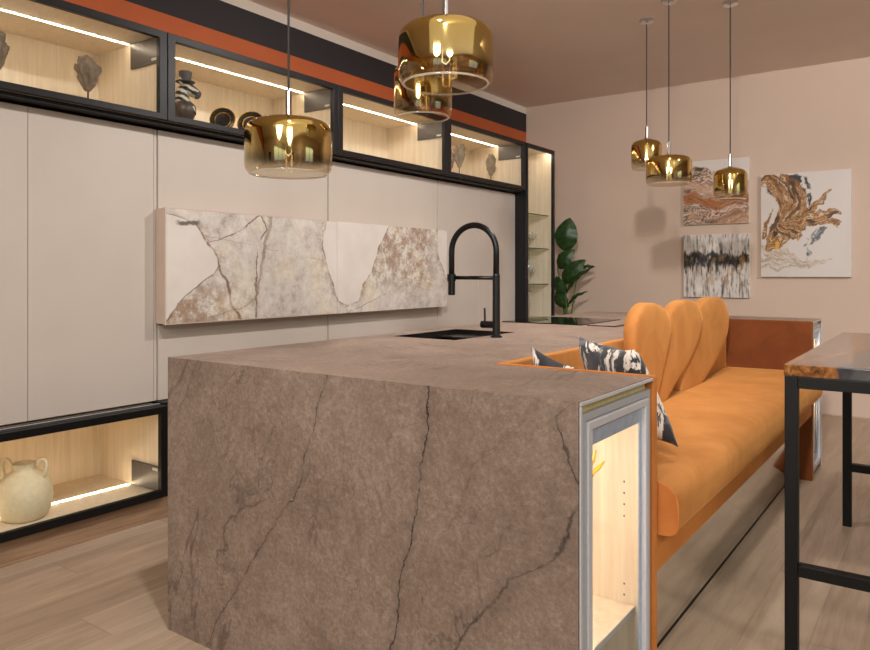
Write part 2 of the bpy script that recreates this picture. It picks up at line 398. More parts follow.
M = dict(
    stone=stone_mat(), marble=marble_mat(), floor=floor_mat(), door=door_mat(),
    oak=wood_mat('pale oak veneer', lin(216, 198, 174), lin(234, 219, 198)),
    plinth=wood_mat('plinth oak', lin(128, 100, 76), lin(166, 136, 108), vertical=False),
    boxside=plain('pinkish beige panel', lin(206, 184, 168), .5, nscale=8, namt=.02),
    wall=wall_mat('beige wall paint', lin(206, 184, 168)), wall2=wall_mat('pale wall paint', lin(236, 226, 216)),
    wall3=wall_mat('side wall paint', lin(190, 172, 158)),
    ceiling=wall_mat('ceiling paint', lin(234, 218, 208)),
    orange=plain('orange paint', lin(190, 96, 50), .7, nscale=3, namt=.03), navy=plain('dark charcoal paint', lin(44, 41, 45), .7, nscale=3, namt=.04),
    black=plain('black metal', lin(14, 13, 13), .5, .0, Specular_IOR_Level=.25), frame=plain('black aluminium frame', lin(30, 28, 31), .42, .1, Specular_IOR_Level=.35),
    tap=plain('matt black tap', lin(18, 18, 19), .32, .2), hinge=plain('anthracite plastic', lin(92, 88, 88), .4, .3),
    alu=plain('brushed aluminium', lin(196, 197, 202), .35, .1, nscale=90, namt=.02), alu2=plain('satin grey frame', lin(172, 173, 179), .4, .1, nscale=90, namt=.02),
    olive=plain('bronze finger channel', lin(196, 182, 128), .4, .1), print=plain('grey printed glass edge', lin(160, 170, 186), .25),
    chrome=plain('chrome', lin(215, 215, 218), .12, 1.0), velvet=velvet_mat('orange velvet', lin(164, 102, 48), lin(196, 134, 74)),
    velvet_shaded=velvet_mat('shaded orange velvet', lin(96, 48, 18), lin(118, 62, 26)), velvet_side_shade=velvet_mat('side-shaded orange velvet', lin(160, 92, 40), lin(190, 118, 58)), dkvelvet=plain('piping', lin(186, 112, 52), .7),  # orange velvet copies with shade put into the colour: arms, seat end, rail
    mirror=plain('smoked mirror plinth', lin(240, 240, 236), .06, 1.0, namt=.01), gold=gold_mat(), glass=glass_mat(), bulb=glass_mat('bulb glass', k=1.8, base=.05),
    pane=pane_mat('cabinet glass', k=.28), shelfglass=glass_mat('shelf glass', lin(238, 240, 230), 1.0, .04), crystal=crystal_mat(),
    edge=plain('dark shelf edge', lin(70, 74, 66), .3), led=emit('led strip warm', (1, .83, .62, 1), 44.0), ledw=emit('low cabinet led', (1, .78, .5, 1), 34.0), ledb=emit('cabinet led', (1, .88, .78, 1), 80.0), filament=emit('bulb filament', (1, .7, .35, 1), 3.0),
    cord=plain('black cord', lin(34, 31, 30), .6), jug=plain('cream ceramic', lin(228, 212, 180), .6, nscale=60, namt=.03),
    coral=plain('grey stone sculpture', lin(124, 108, 92), .8, nscale=26, namt=.2), coral2=plain('pale stone sculpture', lin(150, 132, 112), .8, nscale=26, namt=.12),
    zebra=zebra_mat(), jacket=plain('bronze jacket', lin(82, 72, 62), .4, .3, nscale=30, namt=.2), hat=plain('grey top hat', lin(74, 72, 70), .6),
    plate=plain('black plate', lin(34, 32, 32), .25), brass=plain('brass', lin(206, 160, 60), .25, 1.0), yellowgold=plain('yellow gold lacquer', lin(226, 182, 44), .3, .4),
    leaf=leaf_mat(), stem=plain('leaf stem', lin(86, 110, 52), .5), pot=plain('white planter', lin(200, 196, 190), .5), soil=plain('soil', lin(52, 38, 28), .9, namt=.2),
    cushion=cushion_mat(), table=table_mat(), sink=plain('black sink', lin(34, 32, 31), .25, .4), hob=plain('black ceramic hob', lin(12, 12, 13), .03, .0, namt=.02),
    white=plain('white canvas edge', lin(226, 222, 216), .6), tag=plain('white tag', lin(220, 214, 200), .5), hole=plain('pin hole', lin(70, 56, 44), .7),
    skirting=plain('wall colour skirting', lin(186, 162, 144), .6), dark=plain('dark side panel', lin(24, 23, 24), .5, .0, Specular_IOR_Level=.25), rim=plain('tabletop rim', lin(120, 80, 44), .3),
)

# ------------------------------------------------------------------ mesh helper
class MB:
    def __init__(s): s.bm = bmesh.new(); s.mats = []; s.cur = 0; s.smooth = False
    def f(s, vs):
        try:
            x = s.bm.faces.new(vs)
        except ValueError: return None
        x.smooth = s.smooth; return x
    def v(s, *p): return s.bm.verts.new(p)
    def box(s, x0, x1, y0, y1, z0, z1):
        a = [s.v(x, y, z) for x in (x0, x1) for y in (y0, y1) for z in (z0, z1)]
        for q in ((0,1,3,2),(4,6,7,5),(0,4,5,1),(2,3,7,6),(0,2,6,4),(1,5,7,3)): s.f([a[i] for i in q])
        return s
    def cells(s, xs, ys, zs, solid):
        """watertight boundary of a union of grid cells"""
        V = {}
        def vv(i, j, k):
            if (i, j, k) not in V: V[i, j, k] = s.v(xs[i], ys[j], zs[k])
            return V[i, j, k]
        n = (len(xs) - 1, len(ys) - 1, len(zs) - 1)
        inside = lambda i, j, k: all(0 <= a < m for a, m in zip((i, j, k), n)) and solid(i, j, k)
        for i in range(n[0]):
            for j in range(n[1]):
                for k in range(n[2]):
                    if not inside(i, j, k): continue
                    if not inside(i-1,j,k): s.f([vv(i,j,k),vv(i,j,k+1),vv(i,j+1,k+1),vv(i,j+1,k)])
                    if not inside(i+1,j,k): s.f([vv(i+1,j,k),vv(i+1,j+1,k),vv(i+1,j+1,k+1),vv(i+1,j,k+1)])
                    if not inside(i,j-1,k): s.f([vv(i,j,k),vv(i+1,j,k),vv(i+1,j,k+1),vv(i,j,k+1)])
                    if not inside(i,j+1,k): s.f([vv(i,j+1,k),vv(i,j+1,k+1),vv(i+1,j+1,k+1),vv(i+1,j+1,k)])
                    if not inside(i,j,k-1): s.f([vv(i,j,k),vv(i,j+1,k),vv(i+1,j+1,k),vv(i+1,j,k)])
                    if not inside(i,j,k+1): s.f([vv(i,j,k+1),vv(i+1,j,k+1),vv(i+1,j+1,k+1),vv(i,j+1,k+1)])
        return s
    def open_box(s, x0, x1, y0, y1, z0, z1, t):
        """five-sided shell open towards +X"""
        return s.cells([x0, x0 + t, x1], [y0, y0 + t, y1 - t, y1], [z0, z0 + t, z1 - t, z1], lambda i, j, k: not (i == 1 and j == 1 and k == 1))
    def ring_x(s, x0, x1, y0, y1, z0, z1, ty, tz, tzb=None):
        """rectangular frame lying in the YZ plane"""
        tzb = tz if tzb is None else tzb
        return s.cells([x0, x1], [y0, y0 + ty, y1 - ty, y1], [z0, z0 + tzb, z1 - tz, z1], lambda i, j, k: not (j == 1 and k == 1))
    def tube(s, pts, r, n=10, cap=True, closed=False):
        pts = [Vector(p) for p in pts]; rs = r if isinstance(r, (list, tuple)) else [r] * len(pts)
        rings = []; up = None
        for i, p in enumerate(pts):
            a = pts[max(i - 1, 0)]; c = pts[min(i + 1, len(pts) - 1)]
            t = (c - a).normalized()
            if up is None:
                up = Vector((0, 0, 1)) if abs(t.z) < .9 else Vector((1, 0, 0))
            sd = t.cross(up).normalized(); up = sd.cross(t).normalized()
            rings.append([s.v(*(p + rs[i] * (math.cos(2*PI*k/n) * sd + math.sin(2*PI*k/n) * up))) for k in range(n)])
        for A, B in zip(rings, rings[1:]):
            for k in range(n): s.f([A[k], A[(k+1) % n], B[(k+1) % n], B[k]])
        if cap: s.f(rings[0][::-1]); s.f(rings[-1])
        return s
    def lathe(s, prof, c=(0, 0, 0), n=32, sx=1.0, sy=1.0):
        rings = []
        for r, z in prof:
            if r < 1e-5: rings.append([s.v(c[0], c[1], c[2] + z)])
            else: rings.append([s.v(c[0] + sx*r*math.cos(2*PI*k/n), c[1] + sy*r*math.sin(2*PI*k/n), c[2] + z) for k in range(n)])
        for A, B in zip(rings, rings[1:]):
            for k in range(n):
                a, b2 = A[k % len(A)], A[(k+1) % len(A)]; d, c2 = B[k % len(B)], B[(k+1) % len(B)]
                q = []
                for x in (a, b2, c2, d):
                    if x not in q: q.append(x)
                if len(q) >= 3: s.f(q)
        return s
    def ball(s, c, r, sub=3, sc=(1, 1, 1), amp=0, fr=1.0):
        g = bmesh.ops.create_icosphere(s.bm, subdivisions=sub, radius=1.0)
        for v in g['verts']:
            d = v.co.copy(); k = 1 + (amp * mnoise.fractal(d * fr + Vector(c) * 7, 1.0, 2.0, 4) if amp else 0)
            v.co = Vector(c) + Vector((d.x * r * sc[0] * k, d.y * r * sc[1] * k, d.z * r * sc[2] * k))
            for f in v.link_faces: f.smooth = True
        return s
    def build(s, name, mat, parent=None, bevel=0.0, smooth=False, seg=2, sub=0):
        off = Vector((0, 0, 0)); q = parent
        while q is not None: off += q.location; q = q.parent
        bmesh.ops.translate(s.bm, verts=s.bm.verts, vec=-off)
        bmesh.ops.recalc_face_normals(s.bm, faces=s.bm.faces)
        me = bpy.data.meshes.new(name); s.bm.to_mesh(me); s.bm.free()
        if smooth:
            for p in me.polygons: p.use_smooth = True
        me.materials.append(mat)
        o = bpy.data.objects.new(name, me); COL.objects.link(o)
        if parent: o.parent = parent
        if bevel:
            b = o.modifiers.new('bevel', 'BEVEL'); b.width = bevel; b.segments = seg; b.limit_method = 'ANGLE'; b.angle_limit = 0.6
            b.harden_normals = False
        if sub:
            m = o.modifiers.new('sub', 'SUBSURF'); m.levels = m.render_levels = sub
        return o

def box(name, mat, parent, x0, x1, y0, y1, z0, z1, bevel=0.0, seg=2):
    return MB().box(x0, x1, y0, y1, z0, z1).build(name, mat, parent, bevel, seg=seg)

def thing(name, label, cat, loc, group=None):
    o = bpy.data.objects.new(name, None); COL.objects.link(o); o.location = loc; o.empty_display_size = .05
    o['label'] = label; o['category'] = cat
    if group: o['group'] = group
    bpy.context.view_layer.update()
    return o
def tag(o, label, cat, group=None):
    o['label'] = label; o['category'] = cat
    if group: o['group'] = group
    return o
def structure(o): o['kind'] = 'structure'; return o
def copy_tree(o, parent=None):
    c = o.copy(); COL.objects.link(c)
    if parent: c.parent = parent
    for ch in list(o.children): copy_tree(ch, c)
    return c

# ------------------------------------------------------------------ room
XL, YB, ZC = -3.74, 6.948, 2.975
XR, YF = 3.6, -4.2
structure(box('floor', M['floor'], None, XL - .1, XR + .1, YF - .1, YB + .1, -.1, 0))
structure(box('ceiling', M['ceiling'], None, XL - .1, XR + .1, YF - .1, YB + .1, ZC, ZC + .1))
structure(box('wall_left', M['wall2'], None, XL - .1, XL, YF - .1, YB + .1, 0, ZC))
structure(box('wall_back', M['wall'], None, XL, XR, YB, YB + .1, 0, ZC))
structure(MB().cells([XR, XR + .1], [YF - .1, -2.6, -1.5, 1.7, 3.9, YB + .1], [0, .05, .35, 2.25, 2.6, ZC],
    lambda i, j, k: not ((j == 3 and k in (2, 3)) or (j == 1 and k in (0, 1, 2)))).build('wall_right', M['wall3']))
structure(box('door_1', M['dark'], None, XR + .03, XR + .07, -2.59, -1.51, .002, 2.24))
structure(MB().cells([XR + .02, XR + .08], [1.7, 1.76, 2.77, 2.83, 3.84, 3.9], [.35, .41, 2.54, 2.6], lambda i, j, k: j in (0, 2, 4) or k in (0, 2)).build('window_2', M['black'], bevel=.003))
# unseen shop front behind the camera: glazing added to light the room, dark doorway
structure(MB().cells([XL, -2.3, -1.5, -.8, 3.1, XR], [YF - .1, YF], [0, .1, 2.25, 2.7, ZC],
    lambda i, j, k: not ((i == 1 and k in (0, 1)) or (i == 3 and k in (1, 2)))).build('wall_front', M['wall3']))
structure(box('door_2', M['dark'], None, -2.29, -1.51, YF - .07, YF - .03, .002, 2.24))
structure(MB().cells([-.8, -.74, .47, .53, 1.77, 1.83, 3.04, 3.1], [YF - .08, YF - .02], [.1, .16, 2.64, 2.7], lambda i, j, k: i in (0, 2, 4, 6) or k in (0, 2)).build('fill_window_1', M['black'], bevel=.003))
box('skirt', M['skirting'], None, -3.0, XR, YB - .006, YB, 0, .012).name = 'baseboard_back'
structure(bpy.data.objects['baseboard_back'])
# painted bands high on the cabinet wall
structure(box('trim_1', M['orange'], None, XL, XL + .006, YF, YB - .001, 2.40, 2.708))
structure(box('trim_2', M['navy'], None, XL, XL + .007, YF, YB - .001, 2.708, 2.905))

# ------------------------------------------------------------------ cabinet wall
XU, XD = -3.13, -3.25
YS = [.93, 2.15, 3.365, 4.58, 5.82]
def hinge(parent, y, z0, z1):
    h = box('hinge_cover', M['hinge'], parent, -3.40, -3.165, y - .030, y - .019, z0, z1, .002)
    zz = z0 + .012 if z0 > 1.5 else z1 - .022
    box('tag', M['tag'], h, -3.215, -3.175, y - .033, y - .030, zz, zz + .012)
    return h
ul = ['wall-hung glass-fronted cabinet at far left holding two grey shell sculptures',
      'wall-hung glass-fronted cabinet holding the zebra bust and round plates',
      'empty wall-hung glass-fronted cabinet, third from the left',
      'wall-hung glass-fronted cabinet with pale sculptures, next to the tall vitrine']
for (a, c), lb in zip(zip(YS, YS[1:]), ul):
    z0, z1 = 1.947, 2.378
    t = thing('hanging_cabinet', lb, 'cabinet', (-3.43, (a + c) / 2, z0), 'glass-fronted cabinets above the tall doors')
    MB().open_box(-3.73, -3.16, a + .001, c - .001, z0, z1, .018).build('carcass', M['oak'], t)
    d = MB().ring_x(-3.158, XU, a + .002, c - .002, z0, z1, .042, .036, .030).build('door_frame', M['frame'], t, .002)
    box('glass_pane', M['pane'], d, -3.148, -3.143, a + .040, c - .040, z0 + .028, z1 - .034)
    box('led_strip', M['led'], t, -3.4145, -3.4095, a + .02, c - .032, z1 - .0205, z1 - .0182)
    hinge(t, c - .001, 2.232, 2.358)
structure(box('trim_3', M['dark'], None, -3.70, -3.165, .93, 5.82, 1.930, 1.9465))

dl = ['tall pale glossy cabinet, leftmost of the row', 'tall pale glossy cabinet just left of the marble-fronted panel',
      'tall pale cabinet behind the left half of the marble-fronted panel', 'tall pale cabinet behind the right half of the marble-fronted panel',
      'tall pale glossy cabinet just right of the marble panel, behind the tap', 'tall pale glossy cabinet beside the dark side of the vitrine']
YD = [.93, 1.546, 2.165, 3.39, 4.60, 5.21, 5.836]
for i, lb in enumerate(dl):
    a, c = YD[i], YD[i + 1]
    t = thing('tall_cabinet', lb, 'cabinet', (-3.5, (a + c) / 2, .560), 'pale tall cabinets along the wall')
    MB().box(-3.73, XD - .024, a + .001, c - .001, .560, 1.920).build('carcass', M['boxside'], t)
    wide = .013 if i in (1, 2, 3, 4) else 0
    ga = .013 if i in (2, 3, 4) else .0012
    gc = .013 if i in (1, 2, 3) else .0012
    MB().box(XD - .022, XD, a + ga, c - gc, .562, 1.918).build('door', M['door'], t, .0015)
    if i in (1, 2, 3):
        box('handle_profile', M['door'], t, XD - .022, XD - .004, c - .009, c + .007, .562, 1.918, .002)

t = thing('hanging_marble_cabinet', 'long shallow wall cabinet with two white and brown marble-patterned doors', 'cabinet', (-3.2, 3.39, .944))
MB().box(XD + .001, -3.182, 2.162, 4.56, .947, 1.523).build('carcass', M['boxside'], t, .002)
MB().ring_x(-3.181, -3.1655, 2.160, 3.3885, .944, 1.526, .006, .004).build('door_edge', M['boxside'], t)
box('door', M['marble'], t, -3.180, -3.165, 2.1665, 3.389, .9485, 1.5215, .001)
box('door', M['marble'], t, -3.180, -3.165, 3.3915, 4.615, .9445, 1.5255, .001)

# low open display cabinet
t = thing('low_cabinet', 'low black-framed display cabinet glowing behind the cream jug', 'cabinet', (-3.43, 1.545, .1095))
MB().open_box(-3.73, -3.16, .931, 2.155, .1095, .549, .018).build('carcass', M['oak'], t)
d = MB().ring_x(-3.158, XU, .93, 2.157, .1095, .551, .042, .034, .036).build('door_frame', M['black'], t, .002)
box('glass_pane', M['pane'], d, -3.148, -3.143, .97, 2.117, .143, .519)
box('top_profile', M['black'], t, -3.245, -3.158, .93, 2.157, .5495, .552)
box('top_edge', M['alu2'], t, -3.212, -3.206, .93, 2.157, .5521, .555)
box('led_strip', M['ledw'], t, -3.415, -3.409, .95, 2.122, .1277, .131)
hinge(t, 2.155, .131, .252)
structure(box('trim_5', M['dark'], None, -3.73, -3.18, 2.16, 5.838, .109, .5595))
structure(box('baseboard_left', M['plinth'], None, -3.72, -3.17, .5, 6.4, 0, .1085))
structure(box('trim_4', M['plinth'], None, -3.17, -3.155, .5, 6.4, 0, .012))

# jug
t = thing('jug', 'round cream ceramic jug with two small loop handles', 'jug', (-3.31, 1.56, .1285))
J = [(0,0),(.072,0),(.088,.012),(.106,.05),(.113,.095),(.110,.13),(.096,.168),(.072,.195),(.050,.208),(.045,.216),(.046,.236),(.049,.240),(.046,.243),(.040,.238),(.038,.215),(.0,.205)]
MB().lathe(J, (-3.31, 1.56, .1285), 40).build('body', M['jug'], t, smooth=True)
for sgn in (-1, 1):
    dx, dy = .8153 * sgn, .5791 * sgn
    pts = [(r, z) for r, z in ((.052, .222), (.062, .248), (.078, .262), (.094, .256), (.100, .232), (.094, .196), (.080, .178))]
    MB().tube([(-3.31 + dx * r, 1.56 + dy * r, .1285 + z) for r, z in pts], [.008,.009,.009,.009,.0095,.0095,.009], 10).build('handle', M['jug'], t, smooth=True, sub=1)

# ------------------------------------------------------------------ vitrine
t = thing('glass_vitrine', 'tall narrow black-framed glass vitrine lit inside with glass shelves', 'display cabinet', (-3.43, 6.12, 0))
V0, V1, ZV = 5.842, 6.40, 2.378
MB().open_box(-3.73, -3.16, V0 + .012, V1 - .001, 0, ZV, .018).build('carcass', M['oak'], t)
box('side_panel', M['dark'], t, -3.73, -3.16, V0, V0 + .0115, 0, ZV)
d = MB().ring_x(-3.158, XU, V0, V1, 0, ZV, .022, .038).build('door_frame', M['frame'], t, .002)
box('glass_pane', M['pane'], d, -3.148, -3.143, V0 + .02, V1 - .02, .025, ZV - .025)
for z in (.78, 1.098, 1.436, 1.755):
    s_ = box('glass_shelf', M['shelfglass'], t, -3.70, -3.19, V0 + .032, V1 - .021, z - .008, z)
    box('shelf_edge', M['edge'], s_, -3.189, -3.186, V0 + .032, V1 - .021, z - .008, z)
box('led_strip', M['led'], t, -3.188, -3.178, V0 + .03, V1 - .03, ZV - .0235, ZV - .0185)

def goblet(name, label, x, y, z, prof, group):
    t = thing(name, label, 'glass', (x, y, z), group)
    MB().lathe([p for p in prof[0]], (x, y, z), 20).build('bowl', M['crystal'], t, smooth=True)
    MB().lathe([p for p in prof[1]], (x, y, z), 16).build('stem', M['crystal'], t, smooth=True)
coupe = ([(.004,.09),(.03,.097),(.048,.115),(.055,.150),(.053,.150),(.045,.116),(.028,.1),(.0,.096)], [(0,0),(.034,0),(.034,.003),(.006,.008),(.004,.03),(.004,.09)])
wine = ([(.004,.10),(.024,.112),(.036,.14),(.037,.17),(.030,.225),(.0285,.225),(.035,.17),(.033,.14),(.0,.106)], [(0,0),(.034,0),(.034,.003),(.006,.008),(.0038,.03),(.0038,.10)])
flute = ([(.004,.085),(.018,.10),(.026,.14),(.027,.19),(.023,.24),(.0215,.24),(.025,.19),(.0,.09)], [(0,0),(.03,0),(.03,.003),(.006,.008),(.0038,.03),(.0038,.085)])
goblet('coupe_glass', 'left coupe glass on the second glass shelf of the vitrine', -3.28, 6.13, 1.437, coupe, 'glasses in the vitrine')
goblet('coupe_glass', 'right coupe glass on the second glass shelf of the vitrine', -3.34, 6.31, 1.437, coupe, 'glasses in the vitrine')
goblet('wine_glass', 'left wine glass on the third glass shelf of the vitrine', -3.27, 6.13, 1.099, wine, 'glasses in the vitrine')
goblet('wine_glass', 'right wine glass on the third glass shelf of the vitrine', -3.31, 6.26, 1.099, wine, 'glasses in the vitrine')
goblet('champagne_flute', 'champagne flute on the lowest visible vitrine shelf', -3.27, 6.10, .781, flute, 'glasses in the vitrine')

# ------------------------------------------------------------------ objects in the wall cabinets
ZF = 1.9655
def sculpture(label, x, y, mat, seed, h=.245, w=.055):
    t = thing('sculpture', label, 'sculpture', (x, y, ZF), 'shell sculptures on pin stands')
    m = MB().ball((0, 0, 0), 1.0, 4)
    for v in m.bm.verts:
        d = v.co.normalized(); k = (d.z + 1) / 2
        r = w * (.30 + .75 * k ** .8) * math.sqrt(max(0, 1 - d.z * d.z) + .0) / max(.35, math.sqrt(max(1e-4, 1 - d.z * d.z)) * .6 + .4)
        nn = mnoise.fractal(d * 2.2 + Vector((seed, 0, 0)), 1, 2, 4)
        fold = .18 * math.sin(math.atan2(d.y, d.x) * 7 + 3 * d.z + seed)
        a = math.atan2(d.y, d.x); r *= 1 + .45 * nn + fold
        zz = .095 + (h - .095) * k + .028 * nn * k + (.02 * math.sin(a * 2 + seed) * k)
        v.co = Vector((x + r * math.cos(a) * 1.0, y + r * math.sin(a) * 1.0, ZF + zz))
    m.build('shell', mat, t, smooth=True)
    MB().lathe([(0,0),(.03,0),(.03,.006),(.004,.008),(.0035,.13),(0,.13)], (x, y, ZF), 16).build('stand', M['black'], t)
sculpture('grey ruffled shell sculpture at the very left edge of the glass cabinets', -3.35, 1.455, M['coral'], 1.0)
sculpture('grey ruffled shell sculpture on a black pin, right in the first glass cabinet', -3.35, 1.87, M['coral'], 3.3)
sculpture('pale shell sculpture right in the glass cabinet next to the vitrine', -3.35, 5.575, M['coral2'], 5.1, .265, .05)
sculpture('pale shell sculpture in the middle of the last glass cabinet', -3.30, 4.99, M['coral2'], 7.7, .265, .05)
sculpture('pale shell sculpture half hidden by the left frame of the last glass cabinet', -3.52, 5.17, M['coral2'], 9.2, .27, .045)

# zebra bust
zx, zy = -3.292, 2.362
t = thing('zebra_bust', 'striped zebra bust in a dark jacket and grey top hat', 'figurine', (zx, zy, ZF))
fx, fy = .62, .78                                     # facing direction
P = lambda a, z, b=0: (zx + .98 * (fx * a - fy * b), zy + .98 * (fy * a + fx * b), ZF + .93 * z)
MB().lathe([(0,0),(.045,0),(.045,.012),(.03,.018),(.028,.03),(.05,.05),(.062,.085),(.060,.115),(.04,.135),(.03,.14),(0,.14)], (zx, zy, ZF), 24, .85, 1.0).build('jacket', M['jacket'], t, smooth=True)
MB().tube([P(.005, .115), P(-.012, .15), P(-.016, .185), P(-.004, .215), P(.02, .226)], [.044, .040, .037, .035, .022], 16).build('neck', M['zebra'], t, smooth=True, sub=1)
h_ = MB().tube([P(-.022, .222), P(.0, .222), P(.03, .212), P(.056, .196), P(.072, .186), P(.078, .182)], [.016, .036, .034, .026, .024, .014], 16).build('head', M['zebra'], t, smooth=True, sub=1)
MB().tube([P(.058, .193), P(.07, .186), P(.083, .178)], [.026, .027, .014], 14).build('muzzle', M['hat'], h_, smooth=True, sub=1)
for sb in (-1, 1):
    MB().tube([P(-.012, .236, .022 * sb), P(-.02, .256, .032 * sb), P(-.022, .276, .034 * sb)], [.007, .010, .002], 8).build('ear', M['zebra'], h_, smooth=True)
MB().lathe([(0,.236),(.048,.236),(.050,.240),(.033,.244),(.030,.252),(.034,.292),(.0,.292)], (zx + fx * .004, zy + fy * .004, ZF), 24).build('top_hat', M['hat'], t, smooth=False)
for sb in (-1, 1):
    MB().tube([P(.01, .138, .03 * sb), P(.045, .11, .022 * sb), P(.056, .075, .004 * sb)], [.007, .010, .005], 8).build('lapel', M['zebra'], t, smooth=True)

def plate(label, x, y, r):
    t = thing('plate', label, 'plate', (x, y, ZF), 'standing plates beside the zebra bust')
    ax = Vector((.62, -.74, .22)).normalized(); a = ax.orthogonal().normalized(); c = ax.cross(a)
    ctr = Vector((x, y, ZF + r + .006))
    def disc(prof):
        m = MB(); m.smooth = True; m.lathe(prof, (0, 0, 0), 36)
        R = Matrix((a, c, ax)).transposed()
        for v in m.bm.verts: v.co = ctr + R @ v.co
        return m
    disc([(0,.0),(r*.6,.0),(r*.97,.012),(r*.97,.016),(r*.62,.006),(0,.006)]).build('dish', M['plate'], t)
    disc([(r*.94,.008),(r,.010),(r*1.005,.016),(r*.95,.018),(r*.94,.008)]).build('gold_rim', M['brass'], t)
    disc([(r*.58,.005),(r*.64,.006),(r*.64,.010),(r*.58,.009),(r*.58,.005)]).build('gold_ring', M['brass'], t)
    MB().tube([(x - .02, y - .02, ZF + .004), (x - .045, y + .012, ZF + .004), (x - .045, y + .012, ZF + .07)], .003, 6).build('stand', M['black'], t)
plate('black plate with a gold rim standing just right of the zebra bust', -3.28, 2.60, .07)
plate('black gold-rimmed plate half hidden behind the left pendant lamp', -3.28, 2.80, .078)

# ------------------------------------------------------------------ island
X0, X1 = -2.157, -.668
Y0, Y1, Y2, Y3 = 1.482, 1.955, 4.722, 5.09
ZT = .917
XN = -1.165
t = thing('island_worktop', 'large brown veined stone island top with waterfall front panel', 'worktop', (-1.4, 3.2, 0))
xs = [X0, -2.055, -1.71, XN, X1]; ys = [Y0, Y1, 2.555, 3.075, Y2, Y3]
MB().cells(xs, ys, [ZT - .010, ZT], lambda i, j, k: not (i == 1 and j == 2) and not (i == 3 and j in (1, 2, 3))).build('countertop', M['stone'], t)
box('front_panel', M['stone'], t, X0, X1, Y0, Y0 + .02, 0, ZT - .0101)
box('end_panel', M['stone'], t, X0, X1, Y3 - .02, Y3, 0, ZT - .0101)
box('side_panel', M['stone'], t, X0, X0 + .02, Y0 + .0201, Y3 - .0201, 0, ZT - .0101)

def end_cabinet(label, y0, y1, group):
    t = thing('end_cabinet', label, 'cabinet', (-.93, (y0 + y1) / 2, 0), group)
    xf = X1 + .001
    zt = ZT - .0112
    MB().open_box(-1.18, -.695, y0 + .018, y1 - .003, .03, zt - .0195, .018).build('carcass', M['oak'], t)
    box('top_edge', M['alu'], t, xf + .0005, xf + .005, y0 - (.022 if y0 < 3 else 0), y1 - .001 + (0 if y0 < 3 else .02), zt + .002, ZT - .001, .001)
    box('finger_channel', M['olive'], t, -.70, xf - .012, y0 + .003, y1 - .02, zt - .019, zt - .0005)
    box('corner_trim', M['alu'], t, xf + .0005, xf + .004, (y0 - .022) if y0 < 3 else y1, (y0 - .012) if y0 < 3 else y1 + .01, 0.005, zt + .001, .001)
    f = MB().ring_x(xf - .024, xf - .002, y0, y1 - .004, .03, zt - .020, .022, .018).build('outer_frame', M['alu2'], t, .002)
    d = MB().ring_x(xf - .020, xf + .003, y0 + .024, y1 - .028, .05, zt - .040, .024, .020).build('door_frame', M['alu'], t, .003, seg=3)
    m = MB().ring_x(xf - .012, xf - .009, y0 + .047, y1 - .05, .07, zt - .059, .022, .042).build('printed_border', M['print'], d)
    box('glass_pane', M['pane'], d, xf - .016, xf - .0125, y0 + .046, y1 - .05, .069, zt - .058)
    s_ = box('shelf', M['oak'], t, -1.16, -.705, y0 + .038, y1 - .024, .279, .295)
    box('shelf_edge', M['alu2'], s_, -.7048, -.7035, y0 + .038, y1 - .024, .279, .295)
    for z in (.315, .345, .531, .563, .594, .625):
        box('pin_hole', M['hole'], t, -.738, -.734, y1 - .0225, y1 - .0212, z, z + .005)
    box('led_strip', M['ledb'], t, -1.0, -.99, y0 + .05, y1 - .04, zt - .052, zt - .0455)
    box('led_strip', M['ledb'], t, -.700, -.696, y0 + .0365, y0 + .041, .32, zt - .06)
    return t
end_cabinet('grey-framed glass display cabinet glowing in the near end of the island', 1.505, Y1, 'end cabinets of the island')
end_cabinet('grey-framed glass display cabinet in the far end of the island', 4.725, Y3 - .022, 'end cabinets of the island')

t = thing('branch_ornament', 'small yellow gold branching ornament behind the near cabinet glass', 'ornament', (-.86, 1.74, .2955))
MB().lathe([(0,0),(.045,0),(.045,.01),(.012,.018),(0,.018)], (-.86, 1.74, .2955), 20).build('base', M['yellowgold'], t)
MB().tube([(-.86,1.74,.31),(-.86,1.74,.45),(-.83,1.742,.60),(-.80,1.745,.665)], [.010,.008,.008,.007], 8).build('stem', M['yellowgold'], t, smooth=True)
for pts in ([(-.80,1.745,.665),(-.765,1.75,.69),(-.75,1.752,.72),(-.742,1.754,.748)], [(-.78,1.747,.68),(-.75,1.75,.69),(-.735,1.757,.705),(-.722,1.76,.722)], [(-.80,1.745,.665),(-.765,1.748,.67),(-.75,1.752,.685)], [(-.83,1.742,.60),(-.87,1.70,.66),(-.88,1.69,.73)]):
    MB().tube(pts, [.005,.0055,.005,.002][:len(pts)], 8).build('branch', M['yellowgold'], t, smooth=True)

# sink
t = thing('kitchen_sink', 'rectangular black undermount sink cut into the stone island', 'sink', (-1.88, 2.815, .70))
MB().cells([-2.0548, -2.050, -1.715, -1.7102], [2.5552, 2.560, 3.070, 3.0748], [.71, .713, ZT - .0005], lambda i, j, k: not (i == 1 and j == 1 and k == 1)).build('basin', M['sink'], t)
MB().lathe([(0,.001),(.04,.001),(.045,.006),(.03,.008),(0,.008)], (-1.88, 2.82, .713), 20).build('drain', M['black'], t)
MB().cells([-2.049, -1.716], [2.90, 2.905, 3.065, 3.069], [.885, .895], lambda i, j, k: j == 1).build('drip_tray', M['sink'], t, .002)

